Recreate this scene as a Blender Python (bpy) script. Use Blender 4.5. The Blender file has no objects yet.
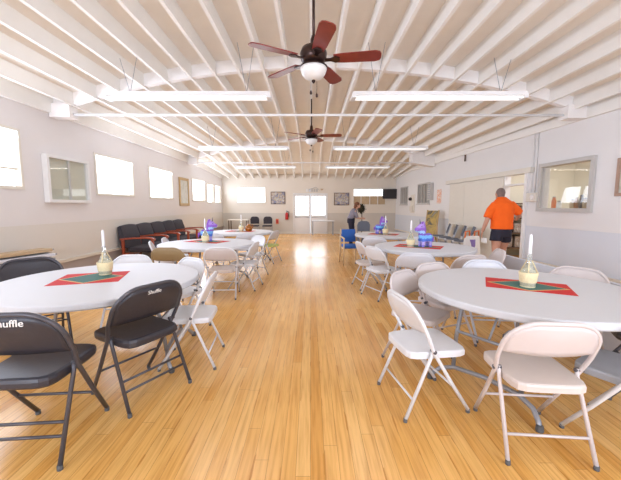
import bpy, bmesh, math, random
from mathutils import Vector, Matrix
random.seed(7)
PI = math.pi
SC = bpy.context.scene
COL = SC.collection
R = math.radians

# ------------------------------------------------------------------ materials
def mat(name, col, rough=0.5, metal=0.0, var=0.06, scale=14.0, bump=0.0, emit=0.0, ecol=None, trans=0.0, spec=0.5, coat=0.0):
    m = bpy.data.materials.new(name); m.use_nodes = True
    nt = m.node_tree; b = nt.nodes['Principled BSDF']
    b.inputs['Roughness'].default_value = rough
    b.inputs['Metallic'].default_value = metal
    b.inputs['Specular IOR Level'].default_value = spec
    b.inputs['Coat Weight'].default_value = coat
    b.inputs['Transmission Weight'].default_value = trans
    tc = nt.nodes.new('ShaderNodeTexCoord')
    nz = nt.nodes.new('ShaderNodeTexNoise'); nz.inputs['Scale'].default_value = scale; nz.inputs['Detail'].default_value = 3
    nt.links.new(tc.outputs['Object'], nz.inputs['Vector'])
    mx = nt.nodes.new('ShaderNodeMix'); mx.data_type = 'RGBA'
    mx.inputs[6].default_value = tuple(max(0, c*(1-var)) for c in col)+(1,)
    mx.inputs[7].default_value = tuple(min(1, c*(1+var)) for c in col)+(1,)
    nt.links.new(nz.outputs['Fac'], mx.inputs[0])
    nt.links.new(mx.outputs[2], b.inputs['Base Color'])
    if bump:
        bp = nt.nodes.new('ShaderNodeBump'); bp.inputs['Strength'].default_value = bump; bp.inputs['Distance'].default_value = 0.01
        nt.links.new(nz.outputs['Fac'], bp.inputs['Height']); nt.links.new(bp.outputs['Normal'], b.inputs['Normal'])
    if emit:
        b.inputs['Emission Color'].default_value = tuple(ecol or col)+(1,)
        b.inputs['Emission Strength'].default_value = emit
    return m

def ramp(nt, fac, stops, const=False):
    r = nt.nodes.new('ShaderNodeValToRGB'); cr = r.color_ramp
    if const: cr.interpolation = 'CONSTANT'
    while len(cr.elements) > 1: cr.elements.remove(cr.elements[-1])
    cr.elements[0].position = stops[0][0]; cr.elements[0].color = tuple(stops[0][1])+(1,)
    for p, c in stops[1:]:
        e = cr.elements.new(p); e.color = tuple(c)+(1,)
    nt.links.new(fac, r.inputs[0]); return r.outputs[0]

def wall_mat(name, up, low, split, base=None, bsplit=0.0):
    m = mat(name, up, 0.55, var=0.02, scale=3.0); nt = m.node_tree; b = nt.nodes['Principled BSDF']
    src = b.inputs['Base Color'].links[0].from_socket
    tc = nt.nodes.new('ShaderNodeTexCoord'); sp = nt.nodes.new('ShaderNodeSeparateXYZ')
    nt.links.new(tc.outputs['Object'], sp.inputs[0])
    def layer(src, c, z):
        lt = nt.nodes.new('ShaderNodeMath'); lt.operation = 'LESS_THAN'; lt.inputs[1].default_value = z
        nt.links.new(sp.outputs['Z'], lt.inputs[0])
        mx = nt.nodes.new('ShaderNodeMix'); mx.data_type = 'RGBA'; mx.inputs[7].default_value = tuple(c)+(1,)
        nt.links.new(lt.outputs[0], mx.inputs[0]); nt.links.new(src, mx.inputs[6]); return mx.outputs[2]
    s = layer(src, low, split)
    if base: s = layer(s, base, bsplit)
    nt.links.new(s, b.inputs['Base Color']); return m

def floor_mat():
    m = mat('oak_strip_floor', (0.5, 0.3, 0.1), 0.27); nt = m.node_tree; b = nt.nodes['Principled BSDF']
    tc = nt.nodes.new('ShaderNodeTexCoord'); sp = nt.nodes.new('ShaderNodeSeparateXYZ'); nt.links.new(tc.outputs['Object'], sp.inputs[0])
    def mth(op, a, b=None, c=None):
        n = nt.nodes.new('ShaderNodeMath'); n.operation = op
        for i, q in enumerate((a, b, c)):
            if q is None: continue
            if isinstance(q, (int, float)): n.inputs[i].default_value = q
            else: nt.links.new(q, n.inputs[i])
        return n.outputs[0]
    BW, BL = 0.078, 1.9                                   # strip width and board length
    xr = mth('DIVIDE', sp.outputs['X'], BW); row = mth('FLOOR', xr); fx = mth('FRACT', xr)
    w1 = nt.nodes.new('ShaderNodeTexWhiteNoise'); w1.noise_dimensions = '1D'; nt.links.new(row, w1.inputs['W'])
    yr = mth('ADD', mth('DIVIDE', sp.outputs['Y'], BL), mth('MULTIPLY', w1.outputs['Value'], 7.3)); brd = mth('FLOOR', yr); fy = mth('FRACT', yr)
    w2 = nt.nodes.new('ShaderNodeTexWhiteNoise'); w2.noise_dimensions = '2D'
    cb = nt.nodes.new('ShaderNodeCombineXYZ'); nt.links.new(row, cb.inputs[0]); nt.links.new(brd, cb.inputs[1]); nt.links.new(cb.outputs[0], w2.inputs['Vector'])
    tone = ramp(nt, w2.outputs['Value'], [(0.0, (0.70, 0.345, 0.080)), (0.12, (0.77, 0.41, 0.112)), (0.6, (0.83, 0.47, 0.145)), (1.0, (0.86, 0.52, 0.185))])
    seam = mth('MAXIMUM', mth('GREATER_THAN', mth('ABSOLUTE', mth('SUBTRACT', fx, 0.5)), 0.483), mth('GREATER_THAN', mth('ABSOLUTE', mth('SUBTRACT', fy, 0.5)), 0.4993))
    sm = nt.nodes.new('ShaderNodeMix'); sm.data_type = 'RGBA'; sm.inputs[7].default_value = (0.38, 0.17, 0.04, 1)
    nt.links.new(mth('MULTIPLY', seam, 0.75), sm.inputs[0]); nt.links.new(tone, sm.inputs[6])
    ms = nt.nodes.new('ShaderNodeMapping'); ms.inputs['Scale'].default_value = (26, 1.1, 1)
    nt.links.new(tc.outputs['Object'], ms.inputs[0])
    nz = nt.nodes.new('ShaderNodeTexNoise'); nz.inputs['Scale'].default_value = 2.2; nz.inputs['Detail'].default_value = 5
    nt.links.new(ms.outputs[0], nz.inputs['Vector'])
    g = ramp(nt, nz.outputs['Fac'], [(0.3, (0.82, 0.74, 0.62)), (0.58, (1.05, 1.05, 1.05))])
    mx = nt.nodes.new('ShaderNodeMix'); mx.data_type = 'RGBA'; mx.blend_type = 'MULTIPLY'; mx.inputs[0].default_value = 1.0
    nt.links.new(sm.outputs[2], mx.inputs[6]); nt.links.new(g, mx.inputs[7])
    # short dark grain and gap streaks running with the boards
    m3 = nt.nodes.new('ShaderNodeMapping'); m3.inputs['Scale'].default_value = (30, 2.2, 1); nt.links.new(tc.outputs['Object'], m3.inputs[0])
    n3 = nt.nodes.new('ShaderNodeTexNoise'); n3.inputs['Scale'].default_value = 1.3; n3.inputs['Detail'].default_value = 2; nt.links.new(m3.outputs[0], n3.inputs['Vector'])
    edge = mth('GREATER_THAN', mth('ABSOLUTE', mth('SUBTRACT', fx, 0.5)), 0.42)
    st = mth('MULTIPLY', mth('GREATER_THAN', n3.outputs['Fac'], 0.60), mth('MULTIPLY_ADD', edge, 0.55, 0.10))
    ms2 = nt.nodes.new('ShaderNodeMix'); ms2.data_type = 'RGBA'; ms2.inputs[7].default_value = (0.50, 0.19, 0.03, 1)
    nt.links.new(st, ms2.inputs[0]); nt.links.new(mx.outputs[2], ms2.inputs[6]); mx = ms2
    # worn, scuffed patches
    n2 = nt.nodes.new('ShaderNodeTexNoise'); n2.inputs['Scale'].default_value = 0.9; n2.inputs['Detail'].default_value = 4
    nt.links.new(tc.outputs['Object'], n2.inputs['Vector'])
    w = ramp(nt, n2.outputs['Fac'], [(0.35, (0.93, 0.92, 0.90)), (0.65, (1.05, 1.06, 1.10))])
    m2 = nt.nodes.new('ShaderNodeMix'); m2.data_type = 'RGBA'; m2.blend_type = 'MULTIPLY'; m2.inputs[0].default_value = 1.0
    nt.links.new(mx.outputs[2], m2.inputs[6]); nt.links.new(w, m2.inputs[7])
    nt.links.new(m2.outputs[2], b.inputs['Base Color'])
    rr = ramp(nt, n2.outputs['Fac'], [(0.3, (0.19,)*3), (0.7, (0.28,)*3)])
    nt.links.new(rr, b.inputs['Roughness'])
    bp = nt.nodes.new('ShaderNodeBump'); bp.inputs['Strength'].default_value = 0.15; bp.inputs['Distance'].default_value = 0.002
    nt.links.new(seam, bp.inputs['Height']); bp.invert = True
    nt.links.new(bp.outputs['Normal'], b.inputs['Normal'])
    return m

def picture_mat(name, cols, scale=6.0):
    m = mat(name, cols[0], 0.4); nt = m.node_tree; b = nt.nodes['Principled BSDF']
    tc = nt.nodes.new('ShaderNodeTexCoord'); nz = nt.nodes.new('ShaderNodeTexNoise')
    nz.inputs['Scale'].default_value = scale; nz.inputs['Detail'].default_value = 2; nz.inputs['Distortion'].default_value = 0.8
    nt.links.new(tc.outputs['Object'], nz.inputs['Vector'])
    n = len(cols); c = ramp(nt, nz.outputs['Fac'], [(0.28+0.46*i/max(1, n-1), cols[i]) for i in range(n)])
    nt.links.new(c, b.inputs['Base Color']); return m

def stripes_mat(name, stops, z0, z1):
    m = mat(name, (0.5, 0.5, 0.5), 0.8); nt = m.node_tree; b = nt.nodes['Principled BSDF']
    tc = nt.nodes.new('ShaderNodeTexCoord'); sp = nt.nodes.new('ShaderNodeSeparateXYZ'); nt.links.new(tc.outputs['Object'], sp.inputs[0])
    mr = nt.nodes.new('ShaderNodeMapRange'); mr.inputs[1].default_value = z0; mr.inputs[2].default_value = z1
    nz = nt.nodes.new('ShaderNodeTexNoise'); nz.inputs['Scale'].default_value = 60; nt.links.new(tc.outputs['Object'], nz.inputs['Vector'])
    md = nt.nodes.new('ShaderNodeMath'); md.operation = 'MULTIPLY_ADD'; md.inputs[1].default_value = 0.05; nt.links.new(nz.outputs['Fac'], md.inputs[0])
    nt.links.new(sp.outputs['Z'], md.inputs[2]); nt.links.new(md.outputs[0], mr.inputs[0])
    c = ramp(nt, mr.outputs[0], stops, True); nt.links.new(c, b.inputs['Base Color'])
    bp = nt.nodes.new('ShaderNodeBump'); bp.inputs['Strength'].default_value = 0.6; nt.links.new(nz.outputs['Fac'], bp.inputs['Height']); nt.links.new(bp.outputs['Normal'], b.inputs['Normal'])
    return m

M = dict(
    floor=floor_mat(),
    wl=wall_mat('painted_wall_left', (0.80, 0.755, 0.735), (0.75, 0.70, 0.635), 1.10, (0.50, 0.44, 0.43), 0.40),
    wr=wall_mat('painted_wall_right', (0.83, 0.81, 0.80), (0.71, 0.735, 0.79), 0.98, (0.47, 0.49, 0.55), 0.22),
    wb=wall_mat('painted_wall_back', (0.80, 0.73, 0.63), (0.65, 0.60, 0.53), 1.05),
    kit=wall_mat('pantry_wall', (0.78, 0.75, 0.64), (0.55, 0.54, 0.48), 1.0),
    deck=mat('ceiling_boards', (0.92, 0.855, 0.765), 0.7, var=0.04, scale=4),
    joist=mat('painted_joist', (0.94, 0.91, 0.86), 0.6, var=0.03, scale=6),
    beam=mat('painted_beam', (0.93, 0.89, 0.86), 0.6, var=0.02),
    trim=mat('cream_trim', (0.78, 0.73, 0.64), 0.5, var=0.03),
    wtrim=mat('white_trim', (0.84, 0.82, 0.80), 0.45, var=0.02),
    gtrim=mat('grey_trim', (0.55, 0.53, 0.50), 0.5, var=0.03),
    pane=mat('daylit_pane', (0.9, 0.95, 1.0), 0.2, emit=1.5, ecol=(0.94, 0.98, 1.0), var=0),
    doorpane=mat('daylit_door_pane', (0.9, 0.95, 1.0), 0.2, emit=3.4, ecol=(0.92, 0.97, 1.0), var=0),
    glass=mat('window_glass', (0.95, 0.97, 0.96), 0.02, trans=1.0, var=0),
    greyglass=mat('dim_glass', (0.42, 0.40, 0.37), 0.05, var=0.1, scale=3),
    cream_board=mat('cream_board', (0.82, 0.78, 0.66), 0.08, var=0.02, coat=0.5),
    white=mat('white_steel', (0.76, 0.76, 0.78), 0.35, var=0.03),
    beige=mat('beige_steel', (0.66, 0.59, 0.57), 0.4, var=0.03),
    beige_seat=mat('beige_seat', (0.68, 0.585, 0.53), 0.45, var=0.06, scale=9),
    greyw=mat('pale_grey_steel', (0.70, 0.71, 0.76), 0.4, var=0.03),
    greypad=mat('grey_vinyl', (0.36, 0.37, 0.40), 0.45, var=0.05),
    brown=mat('khaki_steel', (0.36, 0.27, 0.15), 0.45, var=0.06),
    blackf=mat('charcoal_steel', (0.085, 0.082, 0.095), 0.35, metal=0.3, var=0.1),
    vinyl=mat('black_vinyl', (0.035, 0.033, 0.042), 0.42, var=0.15, scale=40, bump=0.08),
    lime=mat('lime_pad', (0.55, 0.60, 0.18), 0.6),
    rubber=mat('grey_rubber', (0.10, 0.10, 0.10), 0.7),
    table=mat('white_plastic', (0.66, 0.66, 0.68), 0.55, var=0.02, scale=50),
    greyleg=mat('grey_steel', (0.33, 0.34, 0.37), 0.35, metal=0.35, var=0.05),
    red=mat('red_mat', (0.60, 0.022, 0.02), 0.8, var=0.1, scale=60, bump=0.1),
    green=mat('green_mat', (0.06, 0.16, 0.14), 0.8, var=0.1, scale=60),
    gold=mat('gold_braid', (0.68, 0.42, 0.14), 0.6, var=0.2, scale=80),
    bottle=mat('pale_bottle_glass', (0.86, 0.90, 0.85), 0.06, trans=0.75, var=0.03),
    straw=mat('woven_straw', (0.86, 0.72, 0.43), 0.7, var=0.18, scale=90, bump=0.4),
    candle=mat('white_wax', (0.92, 0.91, 0.92), 0.4, var=0.02),
    amber=mat('amber_glass', (0.38, 0.13, 0.02), 0.12, var=0.2),
    mahog=mat('red_mahogany', (0.34, 0.062, 0.025), 0.3, var=0.25, scale=20),
    charcoal=mat('charcoal_cloth', (0.045, 0.04, 0.05), 0.9, var=0.15, scale=60, bump=0.1),
    blade=mat('cherry_blade', (0.22, 0.030, 0.022), 0.3, var=0.3, scale=10),
    bronze=mat('dark_bronze', (0.05, 0.025, 0.02), 0.3, metal=0.6, var=0.2),
    frost=mat('frosted_glass', (0.85, 0.84, 0.82), 0.35, var=0.02),
    tube=mat('fluorescent_tube', (1, 1, 1), 0.3, emit=.45, ecol=(1.0, 0.98, 0.96), var=0),
    fixture=mat('white_enamel', (0.88, 0.88, 0.88), 0.4, var=0.01),
    blue=mat('blue_upholstery', (0.03, 0.13, 0.46), 0.8, var=0.12, scale=60),
    birch=mat('pale_wood', (0.72, 0.52, 0.30), 0.45, var=0.12, scale=12),
    skin=mat('skin', (0.55, 0.28, 0.19), 0.55, var=0.08),
    skin2=mat('fair_skin', (0.62, 0.36, 0.26), 0.55, var=0.08),
    orange=mat('orange_cotton', (0.95, 0.13, 0.004), 0.85, var=0.06, scale=9, bump=0.1),
    navy=mat('black_shorts_cloth', (0.018, 0.016, 0.03), 0.85, var=0.2),
    greyhair=mat('grey_hair', (0.20, 0.14, 0.12), 0.8, var=0.25, scale=60, bump=0.3),
    auburn=mat('auburn_hair', (0.17, 0.06, 0.025), 0.7, var=0.3, scale=60, bump=0.3),
    greytop=mat('grey_knit', (0.25, 0.23, 0.28), 0.9, var=0.15, scale=50),
    jeans=mat('dark_denim', (0.018, 0.018, 0.04), 0.9, var=0.2, scale=50),
    shoe=mat('dark_shoe', (0.06, 0.035, 0.03), 0.6),
    black=mat('black_plastic', (0.02, 0.015, 0.015), 0.55),
    exred=mat('extinguisher_red', (0.55, 0.02, 0.02), 0.35),
    orangep=mat('orange_plastic', (0.75, 0.20, 0.06), 0.5),
    paper=mat('white_paper', (0.85, 0.84, 0.82), 0.7),
    tan=mat('tan_board', (0.56, 0.41, 0.25), 0.6, var=0.2, scale=12),
    slab=mat('grey_plastic', (0.68, 0.70, 0.76), 0.45, var=0.03),
    goldframe=mat('gilt_frame', (0.50, 0.33, 0.13), 0.45, metal=0.3, var=0.15),
    brownframe=mat('brown_frame', (0.42, 0.27, 0.20), 0.5, var=0.15),
    darkwood=mat('dark_wood', (0.12, 0.07, 0.045), 0.5, var=0.2),
    leaf=mat('dark_leaf', (0.045, 0.042, 0.022), 0.7, var=0.4, scale=40),
    purple=mat('purple_cloth', (0.25, 0.17, 0.42), 0.8),
    mane=mat('violet_tissue', (0.30, 0.12, 0.55), 0.8, var=0.2, scale=60),
    horn=mat('grey_tissue', (0.16, 0.14, 0.20), 0.6),
    bronzeleg=mat('grey_blue_cloth', (0.16, 0.18, 0.23), 0.8),
)
def thin_glass(m):
    nt = m.node_tree; out = [n for n in nt.nodes if n.type == 'OUTPUT_MATERIAL'][0]
    tr = nt.nodes.new('ShaderNodeBsdfTransparent'); tr.inputs[0].default_value = (.95, .96, .95, 1)
    gl = nt.nodes.new('ShaderNodeBsdfGlossy'); gl.inputs['Roughness'].default_value = .02
    mx = nt.nodes.new('ShaderNodeMixShader'); mx.inputs[0].default_value = .07; nt.links.new(tr.outputs[0], mx.inputs[1]); nt.links.new(gl.outputs[0], mx.inputs[2])
    nt.links.new(mx.outputs[0], out.inputs[0])
thin_glass(M['glass'])
M['pin'] = stripes_mat('tissue_stripes', [(0, (0.25, 0.22, 0.75)), (0.16, (0.50, 0.42, 0.85)), (0.30, (0.09, 0.20, 0.72)), (0.42, (0.20, 0.50, 0.90)), (0.54, (0.22, 0.10, 0.55)), (0.62, (0.40, 0.62, 0.92)), (0.72, (0.32, 0.14, 0.60)), (0.84, (0.45, 0.28, 0.72))], 0, 0.40)
M['collage'] = picture_mat('collage_print', [(0.06, 0.04, 0.06), (0.28, 0.30, 0.42), (0.50, 0.38, 0.22), (0.55, 0.58, 0.62), (0.18, 0.05, 0.05)], 7)
M['painting'] = picture_mat('oil_painting', [(0.03, 0.04, 0.09), (0.16, 0.13, 0.05), (0.55, 0.36, 0.07), (0.20, 0.17, 0.07), (0.45, 0.42, 0.34)], 3.2)
M['mirrorart'] = picture_mat('pale_print', [(0.45, 0.45, 0.35), (0.62, 0.60, 0.52), (0.50, 0.52, 0.48)], 5)
M['banner'] = picture_mat('orange_print', [(0.85, 0.82, 0.76), (0.80, 0.28, 0.10), (0.85, 0.80, 0.74), (0.78, 0.22, 0.08)], 14)
M['shelfjunk'] = picture_mat('stored_goods', [(0.10, 0.08, 0.07), (0.42, 0.38, 0.36), (0.22, 0.16, 0.13), (0.60, 0.58, 0.56)], 12)

# ------------------------------------------------------------------ mesh builder
class MB:
    def __init__(s): s.bm = bmesh.new()
    def _f(s, vs):
        try: return s.bm.faces.new(vs)
        except ValueError: return None
    def box(s, c, d, rot=None, smooth=False):
        mt = Matrix.Translation(Vector(c)) @ (rot.to_4x4() if rot else Matrix.Identity(4)) @ Matrix.Diagonal((d[0], d[1], d[2], 1))
        bmesh.ops.create_cube(s.bm, size=1.0, matrix=mt); return s
    def bb(s, x0, x1, y0, y1, z0, z1): return s.box(((x0+x1)/2, (y0+y1)/2, (z0+z1)/2), (abs(x1-x0), abs(y1-y0), abs(z1-z0)))
    def rings(s, rs, cap0=True, cap1=True, smooth=True, closed=True):
        V = [[s.bm.verts.new(p) for p in r] for r in rs]
        n = len(V[0])
        for a, b in zip(V, V[1:]):
            for i in range(n if closed else n-1):
                f = s._f((a[i], a[(i+1) % n], b[(i+1) % n], b[i]))
                if f: f.smooth = smooth
        if cap0: s._f(tuple(reversed(V[0])))
        if cap1: s._f(tuple(V[-1]))
        return s
    def tube(s, pts, r, n=8):
        pts = [Vector(p) for p in pts]; rr = r if isinstance(r, (list, tuple)) else [r]*len(pts)
        d0 = (pts[1]-pts[0]).normalized(); up = Vector((0, 0, 1)) if abs(d0.z) < 0.9 else Vector((1, 0, 0))
        x = d0.cross(up).normalized(); rs = []
        for i, p in enumerate(pts):
            if i == 0: d = d0
            elif i == len(pts)-1: d = (pts[i]-pts[i-1]).normalized()
            else: d = ((pts[i]-pts[i-1]).normalized()+(pts[i+1]-pts[i]).normalized()).normalized()
            x = (x-d*x.dot(d)).normalized(); y = d.cross(x)
            rs.append([p+(x*math.cos(2*PI*k/n)+y*math.sin(2*PI*k/n))*rr[i] for k in range(n)])
        return s.rings(rs)
    def lathe(s, prof, c=(0, 0, 0), n=20):
        c = Vector(c)
        return s.rings([[c+Vector((max(r, 1e-4)*math.cos(2*PI*k/n), max(r, 1e-4)*math.sin(2*PI*k/n), z)) for k in range(n)] for r, z in prof])
    def ell(s, c, rad, n=14, m=9, rot=None):
        c = Vector(c); rs = []
        for j in range(m+1):
            t = -PI/2+PI*j/m; q = max(math.cos(t), 1e-3)
            ring = []
            for k in range(n):
                v = Vector((rad[0]*q*math.cos(2*PI*k/n), rad[1]*q*math.sin(2*PI*k/n), rad[2]*math.sin(t)))
                if rot: v = rot @ v
                ring.append(c+v)
            rs.append(ring)
        return s.rings(rs)
    def loft(s, secs, n=16):      # secs: (cx, cy, z, rx, ry)
        return s.rings([[(cx+rx*math.cos(2*PI*k/n), cy+ry*math.sin(2*PI*k/n), z) for k in range(n)] for cx, cy, z, rx, ry in secs])
    def slab(s, outline, z0, z1, r=0.01, rb=None, smooth=False):
        cx = sum(p[0] for p in outline)/len(outline); cy = sum(p[1] for p in outline)/len(outline)
        ext = max(math.hypot(p[0]-cx, p[1]-cy) for p in outline)
        def ring(ins, z):
            k = 1-ins/ext; return [(cx+(p[0]-cx)*k, cy+(p[1]-cy)*k, z) for p in outline]
        rb = r if rb is None else rb
        rs = [ring(rb, z0), ring(0, z0+rb), ring(0, z1-r), ring(r*0.3, z1-r*0.3), ring(r, z1)]
        return s.rings(rs, smooth=False)
    def prism(s, poly, y0, y1):   # poly in (x, z), extruded along y
        return s.rings([[(p[0], y0, p[1]) for p in poly], [(p[0], y1, p[1]) for p in poly]], smooth=False)
    def mesh(s, name):
        bmesh.ops.recalc_face_normals(s.bm, faces=s.bm.faces[:])
        me = bpy.data.meshes.new(name); s.bm.to_mesh(me); s.bm.free(); return me
    def build(s, name, m, parent=None, loc=(0, 0, 0), rz=0.0):
        return link(name, s.mesh(name), m, parent, loc, rz)

def link(name, me, m, parent=None, loc=(0, 0, 0), rz=0.0):
    if m:
        me.materials.clear(); me.materials.append(m)
    o = bpy.data.objects.new(name, me); COL.objects.link(o)
    o.location = loc; o.rotation_euler = (0, 0, rz)
    if parent: o.parent = parent
    return o

def fuse(mb, voxel, smooth=4):
    me = mb.mesh('tmp'); o = bpy.data.objects.new('tmp', me); COL.objects.link(o)
    rm = o.modifiers.new('r', 'REMESH'); rm.mode = 'VOXEL'; rm.voxel_size = voxel; rm.use_smooth_shade = True
    if smooth:
        sm = o.modifiers.new('s', 'SMOOTH'); sm.iterations = smooth; sm.factor = 0.5
    dg = bpy.context.evaluated_depsgraph_get(); out = bpy.data.meshes.new_from_object(o.evaluated_get(dg))
    bpy.data.objects.remove(o); return out

def text_mesh(txt, size, depth=0.002, shear=0.15):
    cu = bpy.data.curves.new('t', 'FONT'); cu.body = txt; cu.size = size; cu.extrude = depth; cu.align_x = 'CENTER'; cu.shear = shear; cu.offset = size*0.004
    o = bpy.data.objects.new('t', cu); COL.objects.link(o)
    dg = bpy.context.evaluated_depsgraph_get(); me = bpy.data.meshes.new_from_object(o.evaluated_get(dg))
    bpy.data.objects.remove(o); return me

def tag(o, label, cat, group=None):
    o['label'] = label; o['category'] = cat
    if group: o['group'] = group
    return o
def thing(name, label, cat, loc=(0, 0, 0), rz=0.0, group=None):
    o = bpy.data.objects.new(name, None); COL.objects.link(o); o.empty_display_size = 0.1
    o.location = loc; o.rotation_euler = (0, 0, rz); return tag(o, label, cat, group)
def struct(o):
    o['kind'] = 'structure'; return o
def dup(root, loc, rz, label=None, group=None):
    r = root.copy(); COL.objects.link(r); r.location = loc; r.rotation_euler = (0, 0, rz)
    if label: r['label'] = label
    if group: r['group'] = group
    for ch in list(root.children):
        c = ch.copy(); COL.objects.link(c); c.parent = r
        for g in list(ch.children):
            d = g.copy(); COL.objects.link(d); d.parent = c
    return r
def sempty(name, loc, rz):
    o = bpy.data.objects.new(name, None); COL.objects.link(o); o.location = loc; o.rotation_euler = (0, 0, rz); return struct(o)

# ------------------------------------------------------------------ room
XL = -4.43; YB = 16.2; YF = -2.2
RA, RK = 4.96, -0.042
def XR(y): return RA+RK*y
AR = math.atan2(-1, -RK)           # local x runs to the viewer's right when facing the right wall
def PR(y, o=0.0, z=0.0):            # point on the right wall, o metres into the room
    n = math.hypot(1, RK); return (XR(y)-o/n, y-o*(-RK)/n*-1*0, z)
def PL(y, o=0.0, z=0.0): return (XL+o, y, z)
def PB(x, o=0.0, z=0.0): return (x, YB-o, z)
AL = R(90)

def wall(name, m, u0, u1, ztop, holes, loc, rz, t=0.15):
    mb = MB(); us = sorted({u0, u1, *[h[0] for h in holes], *[h[1] for h in holes]}); zs = sorted({0.0, ztop, *[h[2] for h in holes], *[h[3] for h in holes]})
    for a, b in zip(us, us[1:]):
        for c, d in zip(zs, zs[1:]):
            if any(h[0] <= (a+b)/2 <= h[1] and h[2] <= (c+d)/2 <= h[3] for h in holes): continue
            mb.bb(a, b, 0, t, c, d)
    bmesh.ops.remove_doubles(mb.bm, verts=mb.bm.verts[:], dist=1e-5)
    return struct(mb.build(name, m, None, loc, rz))

def Jz(x, y):                       # underside of the joists
    a = 3.70-0.74*((x-0.1)/4.6)**2
    if y <= 11.8: return a
    t = (y-11.8)/(YB-11.8); return a*(1-t)+2.76*t
JD = 0.21

struct(MB().bb(-4.7, 8.0, YF-0.3, YB+0.3, -0.12, 0).build('floor', M['floor']))
# left wall with its high windows
LWIN = [(3.70, 4.98, 1.68, 2.53), (6.70, 8.10, 1.65, 2.46), (8.90, 10.38, 1.63, 2.47), (12.10, 13.55, 1.61, 2.42), (13.80, 14.75, 1.55, 2.36), (14.95, 15.85, 1.55, 2.36), (0.6, 2.0, 1.68, 2.53)]
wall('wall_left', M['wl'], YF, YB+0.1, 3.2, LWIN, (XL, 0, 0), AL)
# right wall: pass window, doorway, two small windows
s1 = math.hypot(1, RK)
def ru(y): return -y*s1
RWIN = [(12.05, 13.25, 1.51, 2.26), (14.42, 15.42, 1.49, 2.25)]
KW = (5.46, 6.55, 1.36, 2.17); DOOR = (7.02, 7.74, 0.0, 2.10)
wall('wall_right', M['wr'], ru(YB+0.1), ru(YF), 3.2, [(ru(b), ru(a), c, d) for a, b, c, d in RWIN+[KW, DOOR]], (RA, 0, 0), AR)
BWIN = [(-3.70, -2.26, 1.57, 2.34), (2.15, 3.78, 1.46, 2.26), (-0.84, 0.82, 0.0, 2.0)]
wall('wall_back', M['wb'], XL-0.1, 4.6, 3.2, BWIN, (0, YB, 0), 0)
FILL_WIN = [(-3.6, -1.4, 0.9, 2.4), (1.4, 3.6, 0.9, 2.4)]  # invented openings behind the camera, there to carry fill light
wall('wall_front', M['wl'], -5.2, 4.6, 4.2, FILL_WIN, (0, YF, 0), PI)

def window(n, w, h, loc, rz, pane='pane', fr='trim', fw=0.05, sill=True, mull=(), rail=(), depth=0.07):
    r = sempty('window_%d' % n, loc, rz)
    f = MB(); y0, y1 = -0.02, 0.09
    f.bb(-w/2-0.02, w/2+0.02, y0, y1, h-fw*0.3, h+0.03).bb(-w/2-0.02, w/2+0.02, y0, y1, -0.03, fw*0.3)
    f.bb(-w/2-0.02, -w/2+fw*0.4, y0, y1, fw*0.3, h-fw*0.3).bb(w/2-fw*0.4, w/2+0.02, y0, y1, fw*0.3, h-fw*0.3)
    for x in mull: f.bb(x-0.015, x+0.015, 0.03, 0.08, 0.015, h-0.015)
    for z in rail: f.bb(-w/2, w/2, 0.035, 0.08, z-0.012, z+0.012)
    f.build('window_frame', M[fr], r)
    MB().bb(-w/2+0.01, w/2-0.01, depth+0.015, depth+0.027, 0.01, h-0.01).build('pane', M[pane], r)
    if sill: MB().bb(-w/2-0.05, w/2+0.05, -0.05, 0.02, -0.06, -0.03).build('window_sill', M[fr], r)
    return r
n = 1
for a, b, c, d in LWIN:
    window(n, b-a, d-c, PL((a+b)/2, 0, c), AL, rail=(0.28,) if n == 1 else (), sill=False); n += 1
for a, b, c, d in RWIN:
    w = (b-a)*s1; window(n, w, d-c, PR((a+b)/2, 0, c), AR, 'greyglass', 'gtrim', mull=[-w/4, 0, w/4]); n += 1
a, b, c, d = BWIN[0]; window(n, b-a, d-c, PB((a+b)/2, 0, c), 0); n += 1
a, b, c, d = BWIN[1]
rw = sempty('window_%d' % n, PB((a+b)/2, 0, c), 0); n += 1
w = b-a; h = d-c
f = MB(); f.bb(-w/2-.02, w/2+.02, -.02, .09, h-.02, h+.03).bb(-w/2-.02, w/2+.02, -.02, .09, -.03, .02).bb(-w/2-.02, -w/2+.02, -.02, .09, .02, h-.02).bb(w/2-.02, w/2+.02, -.02, .09, .02, h-.02)
f.build('window_frame', M['trim'], rw)
MB().bb(-w/2+.01, w/2-.01, .08, .092, .42, h-.01).build('pane', M['pane'], rw)
MB().bb(-w/2+.01, w/2-.01, .06, .075, .02, .44).build('blind', M['tan'], rw)
m = MB()
for x in (-.42, .02, .42): m.bb(x-.015, x+.015, .03, .06, .02, .44)
m.build('mullion', M['wtrim'], rw)
# pass window in the right wall with its deep grey frame
a, b, c, d = KW; w = (b-a)*s1; h = d-c
kw = sempty('window_%d' % n, PR((a+b)/2, 0, c), AR); n += 1
f = MB(); fw = .07
f.bb(-w/2-fw, w/2+fw, -.05, .02, h, h+fw).bb(-w/2-fw, w/2+fw, -.05, .02, -fw, 0).bb(-w/2-fw, -w/2, -.05, .02, 0, h).bb(w/2, w/2+fw, -.05, .02, 0, h)
f.build('window_frame', M['gtrim'], kw)
MB().bb(-w/2, w/2, .03, .036, 0, h).build('pane', M['glass'], kw)
MB().bb(-w/2, w/2, .05, .30, -.03, 0).build('window_sill', M['trim'], kw)
for a, b, c, d in FILL_WIN: window(n, b-a, d-c, ((a+b)/2*-1, YF, c), PI); n += 1  # unseen glowing windows, added to go with the fill lights

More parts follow.
